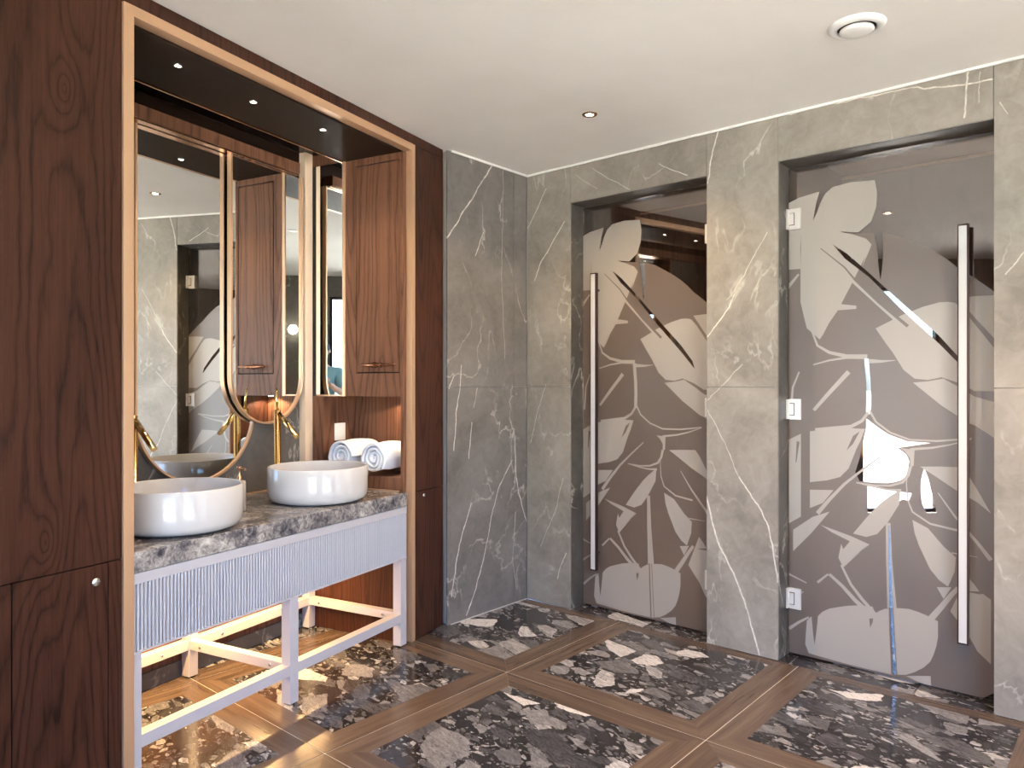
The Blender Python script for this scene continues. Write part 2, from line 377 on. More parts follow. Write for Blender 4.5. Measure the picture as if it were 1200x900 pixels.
for i in range(-2, 5):
    for j in range(-4, 1):
        x, y = X0 + i * MOD, Y0 + j * MOD
        a, b, c, d = (x + G, y + G), (x + MOD - G, y + G), (x + MOD - G, y + MOD - G), (x + G, y + MOD - G)
        ia, ib, ic, id_ = (x + BW, y + BW), (x + MOD - BW, y + BW), (x + MOD - BW, y + MOD - BW), (x + BW, y + MOD - BW)
        g = .0006
        for nm, q, mt in (('marble_tile', [ia, ib, ic, id_], BRECCIA), ('oak_plank', [a, b, ib, ia], PLX), ('oak_plank', [b, c, ic, ib], PLY),
                          ('oak_plank', [c, d, id_, ic], PLX), ('oak_plank', [d, a, ia, id_], PLY)):
            cx = sum(p[0] for p in q) / 4; cy = sum(p[1] for p in q) / 4
            q = [(p[0] + (cx - p[0]) * g, p[1] + (cy - p[1]) * g) for p in q]
            q = clip(clip(clip(q, (0, 1), YW - .002), OUT2, d2), OUT1, d1)
            q = clip(q, (-1, 0), 3.95)
            if len(q) > 2: part(nm, MB().prism(q, -.0014, 0), mt, fl)
# marble sills in the two door recesses
OPEN = [(-2.669, -1.776), (-1.395, -.495)]
ZO = 2.468
for k, (x0, x1) in enumerate(OPEN):
    xs = [x0 + .002, x0 + .05, x0 + .50, x1 - .002] if k == 0 else [x0 + .002, x0 + .055, x1 - .30, x1 - .002]
    for a, b in zip(xs[:-1], xs[1:]):
        part('sill_tile', MB().box(a, b - .003, YW + .002, YG + .06, -.0014, 0), BRECCIA, fl)

# ceiling
cp = [(-4.4, -3.4), (3.6, -3.4), (3.6, YW + .3), (-4.4, YW + .3)]
cp = clip(clip(cp, OUT2, d2 + .12), OUT1, d1 + .12)
solo('ceiling', MB().prism(cp, H, H + .12), CEIL, kind='structure')

# back wall with the doors
wb = thing('wall_back', None, None, (-1.5, YW, 0), FW, kind='structure')
XR = 3.5
core = MB()
core.box(-3.25, OPEN[0][0] - .006, YW + .012, YG + .10, 0, H); core.box(OPEN[0][1] + .006, OPEN[1][0] - .006, YW + .012, YG + .10, 0, H)
core.box(OPEN[1][1] + .006, XR, YW + .012, YG + .10, 0, H)
for x0, x1 in OPEN: core.box(x0 - .006, x1 + .006, YW + .012, YG + .10, ZO + .006, H)
part('masonry', core, GROUT, wb)
g = .0012
def panel(x0, x1, z0, z1): part('stone_panel', MB().box(x0 + g, x1 - g, YW, YW + .012, z0 + g, z1 - g), STONE, wb, bevel=.0008)
ZJ = 1.353
for x0, x1 in ((-3.008, OPEN[0][0]), (OPEN[0][1], OPEN[1][0]), (OPEN[1][1], .705), (.705, 1.905), (1.905, XR)):
    panel(x0, x1, 0.001, ZJ); panel(x0, x1, ZJ, H - .004)
for x0, x1 in OPEN: panel(x0, x1, ZO, H - .004)
# reveals of the recesses, their shade put into the stone colour
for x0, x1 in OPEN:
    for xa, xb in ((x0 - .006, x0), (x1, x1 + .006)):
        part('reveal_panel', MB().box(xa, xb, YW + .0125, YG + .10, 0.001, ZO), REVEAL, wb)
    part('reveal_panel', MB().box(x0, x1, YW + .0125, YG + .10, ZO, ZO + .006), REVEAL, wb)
solo('trim_1', MB().box(-3.01, XR, YW - .010, YW - .001, H - .012, H - .001), WHITE, kind='structure')

# stone wall left of the doors
XL = -3.01
wl = thing('wall_left', None, None, (XL, 3.3, 0), FW, kind='structure')
part('masonry', MB().box(XL - .13, XL - .012, 2.93, YW, 0, H), GROUT, wl)
ysm = 3.48
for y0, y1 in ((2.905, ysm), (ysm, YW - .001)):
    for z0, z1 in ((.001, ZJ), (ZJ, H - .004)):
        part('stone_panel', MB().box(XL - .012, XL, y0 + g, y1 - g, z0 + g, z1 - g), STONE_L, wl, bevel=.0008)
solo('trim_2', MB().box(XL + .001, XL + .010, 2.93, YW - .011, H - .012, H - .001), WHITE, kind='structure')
solo('baseboard_left', MB().box(XL + .0005, XL + .004, 2.93, YW - .001, .0005, .005), GROUT, kind='structure')

# rooms behind the two glass doors
cab_w = MB()
CX = [(-2.98, -1.62), (-1.50, .30)]
wc = thing('wall_cabin', None, None, (-1.5, 4.95, 0), FW, kind='structure')
cw = MB(); cw.box(-3.1, .45, 4.95, 5.05, 0, H); part('rear_wall', cw, CABW, wc)
for xa, xb in ((-3.10, -2.98), (-1.62, -1.50), (.30, .42)):
    part('side_wall', MB().box(xa, xb, YG + .101, 4.949, 0, H), CABW, wc)
part('ceiling_bead', MB().box(-2.979, -1.621, 4.935, 4.949, 2.675, 2.69), GOLD, wc)
part('ceiling_bead', MB().box(-1.499, .299, 4.935, 4.949, 2.675, 2.69), GOLD, wc)
part('ceiling_slab', MB().box(-3.1, .42, YG + .301, 5.05, H + .001, H + .1), CEIL, wc)
part('cabin_floor', MB().box(-2.979, .299, YG + .101, 4.949, -.06, -.001), BRECCIA, wc)
for x in (-2.3, -.75):
    d = bpy.data.lights.new('cabin_light', 'POINT'); o = bpy.data.objects.new('cabin_light', d); COL.objects.link(o)
    o.location = (x, 4.35, 1.3); d.energy = 5; d.color = (1, .80, .6); d.shadow_soft_size = .05

# ---- glazed walls behind the camera
def owall(name, org, dirv, out, spans, L, wm=STONE_P):
    """a wall along dirv from org; spans = openings (k0,k1,z0,z1)"""
    M = Matrix(((dirv.x, out.x, 0, org.x), (dirv.y, out.y, 0, org.y), (0, 0, 1, 0), (0, 0, 0, 1)))
    mb = MB(); k = 0
    for a, b, z0, z1 in spans:
        if a > k: mb.box(k, a, 0, .12, 0, H)
        mb.box(a, b, 0, .12, z1, H)
        if z0 > 0: mb.box(a, b, 0, .12, 0, z0)
        k = b
    if k < L: mb.box(k, L, 0, .12, 0, H)
    solo(name, mb, wm, frame=M, kind='structure'); return M
wi = 0
def window(M, a, b, z0, z1, mull=()):
    global wi; wi += 1
    t = thing('window_%d' % wi, None, None, ((a + b) / 2, .06, z0), M, kind='structure')
    f = MB(); r = .035
    f.box(a, a + r, .03, .09, z0, z1); f.box(b - r, b, .03, .09, z0, z1); f.box(a + r, b - r, .03, .09, z1 - r, z1); f.box(a + r, b - r, .03, .09, z0, z0 + r)
    for m in mull: f.box(m - .02, m + .02, .03, .09, z0 + r, z1 - r)
    part('window_frame', f, ALU, t); part('pane', MB().box(a + r, b - r, .055, .063, z0 + r, z1 - r), WINGLASS, t)
    d = bpy.data.lights.new('window_portal', 'AREA'); o = bpy.data.objects.new('window_portal', d); COL.objects.link(o)
    d.shape = 'RECTANGLE'; d.size = b - a; d.size_y = z1 - z0; d.cycles.is_portal = True
    c = M @ Vector(((a + b) / 2, .14, (z0 + z1) / 2)); inn = -(M.to_3x3() @ Vector((0, 1, 0)))
    o.matrix_world = Matrix.Translation(c) @ inn.to_track_quat('-Z', 'Z').to_matrix().to_4x4()
# wall along D2 just behind the camera
W2 = [(.6, 2.08, 0.0, 2.45), (2.95, 4.75, 0.0, 2.45)]
M2 = owall('wall_right', E0, D2, OUT2, W2, 7.35)
for a in W2: window(M2, *a)
# wall along -D1 from the corner towards the joinery
W1 = [(1.06, 1.90, 0.0, 2.40)]
M1 = owall('wall_front', E0, -D1, OUT1, W1, 3.15)
for a in W1: window(M1, *a)
gp = M2 @ Vector((2.50, -.10, 2.03))
gl_ = thing('globe_lamp', 'white glass globe lamp on the wall behind the camera, seen in the mirror', 'lamp', tuple(gp), FW)
part('globe', MB().lathe([(.058 * sin(pi * i / 14), .058 * -cos(pi * i / 14)) for i in range(15)], tuple(gp), 24), GLOBE, gl_)
q0 = M2 @ Vector((2.50, -.001, 2.03)); q1 = M2 @ Vector((2.50, -.045, 2.03))
part('arm', MB().tube([q0, q1], .012, 12), BRASS, gl_)
# terrace outside
solo('terrace', MB().prism([(-150, -150), (150, -150), (150, 150), (-150, 150)], -.16, -.065), CONCRETE, kind='structure')

# ================================================================== JOINERY (frame FV)
CB = .72
# masonry behind the joinery
solo('wall_alcove', MB().box(-3.30, .12, .722, .84, 0, H - .001).box(.002, .12, .14, .7215, 0, H - .001), STONE_P, frame=FV, kind='structure')
# tall cabinet left of the alcove
tc = thing('tall_cabinet', 'tall dark-stained oak cabinet filling the left edge, large upper panel over locked lower door', 'cabinet', (-2.6, .35, 0))
part('carcass', MB().box(-3.30, -1.956, .021, CB, .001, H - .002), WOOD, tc)
part('upper_panel', MB().box(-3.30, -1.951, 0, .020, .790, H - .002), WOOD, tc, bevel=.0012)
ld = part('door', MB().box(-2.292, -2.000, 0, .020, .012, .786), WOOD, tc, bevel=.0012)
lk = MB().lathe([(0, -.006), (.0125, -.006), (.0135, -.003), (.0135, 0)], (-2.042, 0, .733), 24, 'y'); lk.box(-2.0435, -2.0405, -.0075, -.006, .726, .740)
part('lock', lk, CHROME, ld)
ld2 = part('door', MB().box(-3.295, -2.296, 0, .020, .012, .786), WOOD, tc, bevel=.0012)
part('filler_strip', MB().box(-1.996, -1.951, 0, .020, .012, .786), WOOD, tc, bevel=.0012)
part('plinth', MB().box(-3.29, -1.957, .012, .0205, .001, .0115), BLACK, tc)

# narrow cabinet right of the alcove
nc = thing('narrow_cabinet', 'narrow dark oak cabinet column between gold-framed alcove and grey stone wall', 'cabinet', (-.14, .2, 0))
part('carcass', MB().box(-.277, 0.0, .021, .045, .001, 2.644).box(-.298, 0.0, .0455, .699, .001, .799), WOOD, nc)
part('upper_panel', MB().box(-.277, 0.0, 0, .020, .795, 2.644), WOOD, nc, bevel=.001)
nd = part('door', MB().box(-.277, 0.0, 0, .020, .004, .791), WOOD, nc, bevel=.001)
part('lock', MB().lathe([(0, -.006), (.010, -.006), (.011, -.003), (.011, 0)], (-.190, 0, .765), 20, 'y'), CHROME, nd)

# alcove shell
al = thing('vanity_alcove', 'wood-lined vanity alcove with slim gold frame and dark downlit ceiling', 'alcove', (-1.1, .35, 0))
part('header_panel', MB().box(-1.950, 0.0, 0, .30, 2.646, H - .002), WOOD, al)
gf = MB()
gf.box(-1.948, -1.911, -.006, .010, .001, 2.645)
gf.box(-.308, -.278, -.006, .010, .001, 2.645); gf.box(-.3085, -.3030, -.006, .036, .001, 2.6145)
gf.box(-1.911, -.308, -.006, .010, 2.615, 2.645); gf.box(-1.911, -.308, -.006, .045, 2.609, 2.6145)
part('gold_frame', gf, GOLD, al, bevel=.001)
part('jamb', MB().box(-.338, -.309, .030, .045, .001, 2.60), WOOD_IN, al)
part('side_panel', MB().box(-1.955, -1.930, .021, .70, .001, 2.69), WOOD_IN, al)
part('side_panel', MB().box(-.340, -.300, .046, .70, .001, .798), WOOD, al)
cpn = part('ceiling_panel', MB().box(-1.929, -.001, .046, .43, 2.600, 2.622), NIGHT, al)
part('ceiling_edge', MB().box(-1.929, -.342, .4305, .438, 2.592, 2.625), COPPER, al)
part('cavity_top', MB().box(-1.929, -.02, .30, .70, 2.672, 2.69), BLACK, al)  # black colour stands in for the shade inside the ceiling slot
part('backsplash', MB().box(-1.929, -.341, .701, .72, .802, 2.524), STONE_P, al)
part('cavity_back', MB().box(-1.929, -.341, .701, .72, 2.5245, 2.671), NIGHT, al)  # back of the slot in near-black, its shade put into the colour
part('lower_back', MB().box(-1.929, -.341, .701, .72, .001, .799), WOOD_IN, al)
part('skirting', MB().box(-1.929, -.341, .690, .7005, .001, .075), STONE_P, al)
part('beam', MB().box(-1.929, -.470, .625, .700, 2.525, 2.585), WOOD_IN, al, bevel=.004, label='polished red-brown wooden beam above the mirrors')
part('beam_bead', MB().box(-1.929, -.470, .632, .690, 2.517, 2.5245), COPPER, al)
part('gold_post', MB().box(-.400, -.3415, .655, .7005, .807, 2.67), POSTG, al, bevel=.001)

# side cabinet on the right side of the alcove
sc = thing('side_cabinet', 'hanging walnut cabinet above the rolled towels with pointed bronze handle', 'cabinet', (-.2, .35, 1.30))
part('carcass', MB().box(-.319, -.001, .0465, .699, 1.302, 2.671), WOOD_IN, sc)
part('face_frame', MB().box(-.338, -.3195, .0465, .052, 1.302, 2.599).box(-.338, -.3195, .345, .418, 1.302, 2.599).box(-.338, -.3195, .052, .345, 1.302, 1.428).box(-.338, -.3195, .052, .345, 2.564, 2.599), WOOD_IN, sc, bevel=.0008)
sd = part('door', MB().box(-.339, -.3195, .0575, .3395, 1.4345, 2.557), WOOD_IN, sc, bevel=.0015)
hd = MB().lathe([(0, .060), (.004, .068), (.008, .12), (.005, .14), (.013, .158), (.007, .172), (.013, .186), (.017, .205), (.010, .235), (.005, .290), (0, .300)], (-.360, 0, 1.472), 14, 'y')
hd.tube([(-.339, .150, 1.472), (-.360, .150, 1.472)], .004, 8); hd.tube([(-.339, .195, 1.472), (-.360, .195, 1.472)], .004, 8)
part('handle', hd, HANDLE, sd)
part('shadow_gap', MB().box(-.3194, -.3191, .048, .350, 1.426, 2.568), NIGHT, sc)  # near-black plate that paints the shade in the groove around the door
part('gold_strip', MB().box(-.344, -.3195, .4185, .438, 1.302, 2.599), GOLD, sc)
part('mirror_panel', MB().box(-.340, -.3195, .4385, .630, 1.310, 2.599), MIRROR, sc)
part('mirror_rail', MB().box(-.340, -.3195, .4385, .630, 1.302, 1.3095), GOLD, sc)
part('dark_gap_strip', MB().box(-.338, -.3195, .6305, .654, 1.302, 2.599), BLACK, sc)  # black strip standing in for the dark gap beside the post

# open niche with the towels
nt = thing('towel_niche', 'open walnut niche beside the far basin holding two rolled towels', 'shelf', (-.2, .3, .80))
part('shelf', MB().box(-.338, -.095, .0465, .578, .803, .870), WOOD_IN, nt)
part('shelf_top', MB().box(-.338, -.095, .0465, .578, .8705, .874), WOOD_IN, nt)
part('back_panel', MB().box(-.094, -.075, .0465, .578, .803, 1.300), WOOD_IN, nt)
part('side_panel', MB().box(-.338, -.075, .5785, .598, .803, 1.300), WOOD_IN, nt)
part('side_panel', MB().box(-.338, -.300, .5985, .692, .803, 1.300), WOOD_IN, nt)
so = thing('power_outlet', 'small cream power outlet plate on walnut niche side above the towels', 'outlet', (-.2, .575, 1.06))
part('plate', MB().box(-.250, -.160, .570, .5783, 1.045, 1.145), WHITE, so, bevel=.003)
part('socket', MB().lathe([(0, .5685), (.026, .5685), (.028, .5698)], (-.205, 0, 1.095), 24, 'y').lathe([(0, .5675), (.004, .5675), (.004, .5684)], (-.214, 0, 1.095), 10, 'y').lathe([(0, .5675), (.004, .5675), (.004, .5684)], (-.196, 0, 1.095), 10, 'y'), WHITE, so)

# rolled towels
def towel(b, r, z, s0, s1, label, tilt):
    t = thing('rolled_towel', label, 'towel', (s0, b, z - r), group='rolled towels in the niche')
    rnd_ = random.Random(int(b * 100)); mb = MB(); seg = 150; turns = 3.4
    prof = []
    for i in range(seg + 1):
        a = i / seg; ang = a * turns * 2 * pi + tilt; rad = r * (.12 + .88 * a)
        sq = 1 - .10 * max(0, -sin(ang)) * a
        prof.append((rad * cos(ang), rad * sin(ang) * sq))
    nx = 14; vs = []; th = .016
    for k in range(nx + 1):
        u = k / nx; s = s0 + (s1 - s0) * u
        for (y, zz) in prof:
            w_ = .004 * sin(9 * u + y * 40 + zz * 31)
            rr = sqrt(y * y + zz * zz) / r
            bul = -(.012 * (1 - rr)) if k == 0 else (.012 * (1 - rr) if k == nx else 0)
            vs.append((s - bul * 1.5 + .004 * sin(zz * 60), b + y * (1 + w_ * 2) , z + zz + w_))
    m = len(prof); fs = []
    for k in range(nx):
        for i in range(m - 1): fs.append((k * m + i, k * m + i + 1, (k + 1) * m + i + 1, (k + 1) * m + i))
    mb.add(vs, fs, True)
    o = part('roll', mb, TOWEL, t)
    md = o.modifiers.new('thick', 'SOLIDIFY'); md.thickness = th; md.offset = -1
    md = o.modifiers.new('sm', 'SUBSURF'); md.levels = 1; md.render_levels = 1
    core = MB().lathe([(0, s0 + .03), (r * .18, s0 + .03), (r * .2, s1 - .03), (0, s1 - .03)], (0, b, z), 16, 'x')
    part('core', core, TOWEL, t)
towel(.440, .094, .970, -.37, -.10, 'white terry towel rolled up in the niche, left of the two under the outlet', .6)
towel(.215, .092, .968, -.37, -.10, 'white terry towel rolled up in the niche, right of the two by the gold frame', 1.4)

# mirrors
def pill(sc_, r, zb, zt, n=40):
    cz = zb + r
    pts = [(sc_ - r, zt), (sc_ - r, cz)] + [(sc_ - r * cos(pi * i / n), cz - r * sin(pi * i / n)) for i in range(1, n)] + [(sc_ + r, cz), (sc_ + r, zt)]
    return pts
def pill_mirror(label, c, r, zb, zt, b0, b1, gb):
    t = thing('wall_mirror', label, 'mirror', (c, b1, zb))
    o = pill(c, r, zb, zt); i_ = pill(c, r - .010, zb + .010, zt - .002)
    mb = MB(); n = len(o)
    vs = [(x, b0, z) for x, z in o] + [(x, b0, z) for x, z in i_] + [(x, b1, z) for x, z in o] + [(x, b1, z) for x, z in i_]
    fs = []
    for k in range(n - 1):
        fs += [(k, k + 1, n + k + 1, n + k), (2 * n + k, 3 * n + k, 3 * n + k + 1, 2 * n + k + 1), (k, 2 * n + k, 2 * n + k + 1, k + 1), (n + k, n + k + 1, 3 * n + k + 1, 3 * n + k)]
    fs += [(0, n, 3 * n, 2 * n), (n - 1, 3 * n - 1, 4 * n - 1, 2 * n - 1)]
    mb.add(vs, fs); part('frame', mb, GOLD, t)
    gl = MB(); m = len(i_); gl.add([(x, gb, z) for x, z in i_] + [(x, gb + .003, z) for x, z in i_], [tuple(range(m)), tuple(range(2 * m - 1, m - 1, -1))] + [(k, (k + 1) % m, m + (k + 1) % m, m + k) for k in range(m)])
    part('glass', gl, MIRROR, t)
pill_mirror('large gold-framed mirror with rounded lower end behind the near basin', -1.0885, .3385, .899, 2.516, .671, .698, .680)
pill_mirror('smaller gold-framed round-ended mirror overlapping the large one, behind the far basin', -.682, .250, 1.160, 2.516, .640, .668, .652)

# ---- vanity stand
vs_ = thing('vanity_stand', 'pale lavender-grey vanity stand with fluted apron and open square-tube legs', 'vanity', (-1.15, .3, 0))
def flutes():
    mb = MB(); s0, s1, z0, z1 = -1.928, -.347, .462, .690; n = 109; w_ = (s1 - s0) / n; pr = []
    for k in range(n):
        a = s0 + k * w_
        pr += [(a, .024), (a + .0046, .024), (a + .0049, .0040), (a + .0062, .0004), (a + w_ * .6, -.0012), (a + w_ - .0022, .0002), (a + w_ - .0003, .0040)]
    pr.append((s1, .024)); m = len(pr)
    vs = [(x, y, z0) for x, y in pr] + [(x, y, z1) for x, y in pr] + [(s0, .03, z0), (s1, .03, z0), (s0, .03, z1), (s1, .03, z1)]
    fs = [(k, k + 1, m + k + 1, m + k) for k in range(m - 1)]
    fs += [(2 * m, 2 * m + 2, 2 * m + 3, 2 * m + 1), (0, m, 2 * m + 2, 2 * m), (m - 1, 2 * m + 1, 2 * m + 3, 2 * m - 1)]
    fs += [tuple(range(m)) + (2 * m + 1, 2 * m), tuple(range(2 * m - 1, m - 1, -1)) + (2 * m + 2, 2 * m + 3)]
    return mb.add(vs, fs)
part('fluted_apron', flutes(), PAINT, vs_)
part('apron_rail', MB().box(-1.928, -.345, .000, .03, .6905, .727), PAINT, vs_, bevel=.001)
part('apron_lip', MB().box(-1.928, -.345, -.002, .034, .455, .4615), PAINT, vs_)
LEGS = (-1.928, -1.185, -.398)
for s in LEGS:
    part('leg', MB().box(s, s + .05, .034 if False else .0, .05, .006, .4545), PAINT, vs_, bevel=.0015)
    part('leg', MB().box(s, s + .05, .630, .68, .006, .727), PAINT, vs_, bevel=.0015)
    part('foot', MB().box(s + .008, s + .042, .008, .042, .0005, .0055), BLACK, vs_)
    part('foot', MB().box(s + .008, s + .042, .638, .672, .0005, .0055), BLACK, vs_)
    cr = part('cross_rail', MB().box(s + .004, s + .046, .0505, .6295, .135, .176), PAINT, vs_, bevel=.001)
    for yb in (.12, .56): part('screw', MB().lathe([(0, .0), (.007, .0), (.007, .003)], (s + .0005, yb, .156), 12, 'x'), CHROME, cr)
for a, b in ((-1.8775, -1.1855), (-1.1345, -.3985)):
    part('front_rail', MB().box(a, b, .001, .048, .128, .172), PAINT, vs_, bevel=.001)
    br = part('back_rail', MB().box(a, b, .632, .678, .132, .176), PAINT, vs_, bevel=.001)
    for xs_ in (a + .14, b - .14): part('screw', MB().lathe([(0, .629), (.006, .629), (.006, .632)], (xs_, 0, .154), 12, 'y'), CHROME, br)

# worktop
ct = thing('countertop', 'thick mottled grey marble countertop carrying the two white basins', 'countertop', (-1.13, .35, .729))
part('slab', MB().box(-1.929, -.3455, -.004, .699, .7285, .800), COUNTER, ct, bevel=.003)
part('edge_strip', MB().box(-.3505, -.3455, .05, .60, .8005, .806), GOLD, ct)
part('edge_strip', MB().box(-1.92, -.47, .694, .6985, .8005, .806), GOLD, ct)

# basins
def basin(s, b, label):
    t = thing('wash_basin', label, 'basin', (s, b, .80), group='round vessel basins on the countertop')
    R, h, z = .240, .170, .8005
    prof = [(0, z), (.185, z), (.205, z + .004), (.226, z + .014), (.2365, z + .032), (R, z + .06), (R, z + h - .004), (R - .003, z + h), (R - .009, z + h), (R - .012, z + h - .004),
            (R - .013, z + .075), (R - .022, z + .04), (R - .05, z + .022), (.05, z + .014), (0, z + .014)]
    part('bowl', MB().lathe(prof, (s, b, 0), 96), CERAMIC, t)
    part('drain', MB().lathe([(0, z + .0155), (.030, z + .0150), (.033, z + .0142)], (s, b, 0), 24), CHROME, t)
basin(-1.545, .238, 'round white ceramic vessel basin nearest the camera at the left of the countertop')
basin(-.754, .237, 'round white ceramic vessel basin at the far right of the countertop by the towels')
def faucet(s, b, label):
    t = thing('faucet', label, 'faucet', (s, b, .80), group='brass column faucets')
    z = .8005
    part('column', MB().lathe([(0, z), (.027, z), (.027, z + .006), (.0185, z + .009), (.0185, z + .435), (.0165, z + .438), (0, z + .438)], (s, b, 0), 32), BRASS, t)
    part('spout', MB().tube([(s, b - .012, z + .43 - .012), (s, b - .135, z + .302)], .0135, 20), BRASS, t)
    part('lever', MB().tube([(s, b, z + .438), (s, b + .006, z + .50), (s + .004, b + .012, z + .548)], [.0075, .006, .0045], 12), BRASS, t)
faucet(-1.535, .535, 'brass column faucet with slanting spout behind the near left basin')
faucet(-.728, .535, 'brass column faucet with slanting spout behind the far right basin')
# soap dispenser and tissue box
sd_ = thing('soap_dispenser', 'slim beige soap dispenser with copper pump right of the near basin', 'dispenser', (-1.15, .34, .80))
part('bottle', MB().lathe([(0, .8005), (.026, .8005), (.028, .804), (.028, .925), (.024, .934), (.010, .936), (0, .936)], (-1.15, .34, 0), 28), plain('beige_stoneware', (.42, .36, .30), .35), sd_)
pm = MB().lathe([(.010, .936), (.010, .955), (.005, .957), (.005, .985), (.013, .987), (.013, .999), (0, .999)], (-1.15, .34, 0), 18); pm.tube([(-1.15, .34, .993), (-1.165, .285, .988)], .005, 10)
part('pump', pm, COPPER, sd_)

# ---- lamps
def spot(loc, e, col, size, blend=.6, rad=.02, tgt=None):
    d = bpy.data.lights.new('downlight_beam', 'SPOT'); o = bpy.data.objects.new('downlight_beam', d); COL.objects.link(o)
    o.location = loc; d.energy = e; d.color = col; d.spot_size = radians(size); d.spot_blend = blend; d.shadow_soft_size = rad
    return o
WARM = (1, .74, .48)
for k, (s, b) in enumerate(((-1.60, .175), (-1.20, .20), (-.79, .175))):
    lab = ('leftmost', 'middle', 'rightmost')[k] + ' of three tiny downlights in the dark alcove ceiling'
    t = thing('alcove_downlight', lab, 'downlight', (s, b, 2.60), group='downlights in the alcove')
    part('bezel', MB().lathe([(.011, 2.5995), (.011, 2.596), (.016, 2.596), (.017, 2.5995)], (s, b, 0), 24), CHROME, t)
    part('lens', MB().lathe([(0, 2.597), (.0105, 2.597), (.0105, 2.5995)], (s, b, 0), 20), LAMP, t)
    spot(FV @ Vector((s, b, 2.59)), 9, (1, .82, .62), 120)
def downlight(x, y, label, e=22):
    t = thing('ceiling_downlight', label, 'downlight', (x, y, H), FW)
    part('bezel', MB().lathe([(.020, H - .0005), (.020, H - .004), (.036, H - .004), (.038, H - .0005)], (x, y, 0), 28), COPPER, t)
    part('lens', MB().lathe([(0, H - .002), (.0195, H - .002), (.0195, H - .0005)], (x, y, 0), 24), LAMP, t)
    spot((x, y, H - .012), e, (1, .66, .36), 140, .8, .03)
downlight(-2.094, 2.993, 'small recessed downlight in the pale ceiling near the left door', 40)
for x, y, l, e_ in ((-1.55, 1.25, 'added out-of-view ceiling downlight in front of the vanity', 8), (-.45, 2.05, 'added out-of-view ceiling downlight in front of the right glass door', 110),
                (-.70, .55, 'added out-of-view ceiling downlight above the middle of the room', 30), (.75, 2.6, 'added out-of-view ceiling downlight towards the right end of the room', 110)):
    downlight(x, y, l, e_)  # extra downlights out of view, added to light the room
# warm LED strip under the worktop
ls = thing('led_strip', 'warm light strip under the countertop behind the fluted apron', 'light', (-1.13, .50, .70))
part('channel', MB().box(-1.87, -.42, .50, .52, .716, .728), CHROME, ls)
part('diffuser', MB().box(-1.87, -.42, .502, .518, .7125, .7155), LEDM, ls)
d = bpy.data.lights.new('led_light', 'AREA'); o = bpy.data.objects.new('led_light', d); COL.objects.link(o)
d.shape = 'RECTANGLE'; d.size = 1.45; d.size_y = .012; d.energy = 13; d.color = (1, .58, .24)
o.matrix_world = FV @ Matrix.Translation((-1.145, .50, .47))
# small warm light in the niche
nl = thing('niche_light', 'small warm lamp under the hanging cabinet above the towels', 'light', (-.15, .12, 1.29))
part('lens', MB().lathe([(0, 1.296), (.015, 1.296), (.017, 1.2995)], (-.15, .13, 0), 20), LAMP, nl)
d = bpy.data.lights.new('niche_beam', 'SPOT'); o = bpy.data.objects.new('niche_beam', d); COL.objects.link(o)
o.matrix_world = FV @ Matrix.Translation((-.15, .13, 1.288)); d.energy = 3; d.color = WARM; d.spot_size = radians(150); d.shadow_soft_size = .015

# air valve
av = thing('air_valve', 'round white ventilation valve on the pale ceiling above the right door', 'vent', (-.827, 2.902, H), FW)
part('ring', MB().lathe([(.070, H - .001), (.066, H - .010), (.072, H - .018), (.086, H - .016), (.098, H - .006), (.100, H - .001)], (-.827, 2.902, 0), 48), WHITE, av)
part('disc', MB().lathe([(0, H - .030), (.020, H - .031), (.050, H - .028), (.060, H - .021), (.058, H - .014), (0, H - .012)], (-.827, 2.902, 0), 48), WHITE, av)
part('throat', MB().lathe([(0, H - .0015), (.069, H - .0015), (.0695, H - .004), (0, H - .004)], (-.827, 2.902, 0), 32), BLACK, av)

# ================================================================== GLASS DOORS
T1 = {'a': (660, 190, 6), 'b': (660, 330, 6), 'c': (660, 470, 6), 'd': (660, 600, 6)}
T2 = {'e': (900, 120, 4), 'g': (900, 320, 4), 'h': (900, 480, 4), 'i': (900, 620, 4)}
def cv(tile, pts):
    T, x0 = (T1, -2.669) if tile in T1 else (T2, -1.420)
    ox, oy, k = T[tile]; out = []
    for p in pts:
        if isinstance(p[0], str): tl, x, y = p; ox2, oy2, k2 = T[tl]
        else: (x, y), (ox2, oy2, k2) = p, (ox, oy, k)
        X, Z = wy(ox2 + x / k2, oy2 + y / k2, YG); out.append((X - x0, Z))
    return out
def st(tile, pts, w0, w1=None):
    q = cv(tile, pts); w1 = w0 if w1 is None else w1; n = len(q); L = []; R = []
    for i in range(n):
        a = Vector(q[max(i - 1, 0)]); b = Vector(q[min(i + 1, n - 1)]); d = (b - a).normalized(); nn = Vector((-d.y, d.x))
        w_ = (w0 + (w1 - w0) * i / (n - 1)) / 2; p = Vector(q[i]); L.append(tuple(p + nn * w_)); R.append(tuple(p - nn * w_))
    return L + R[::-1]
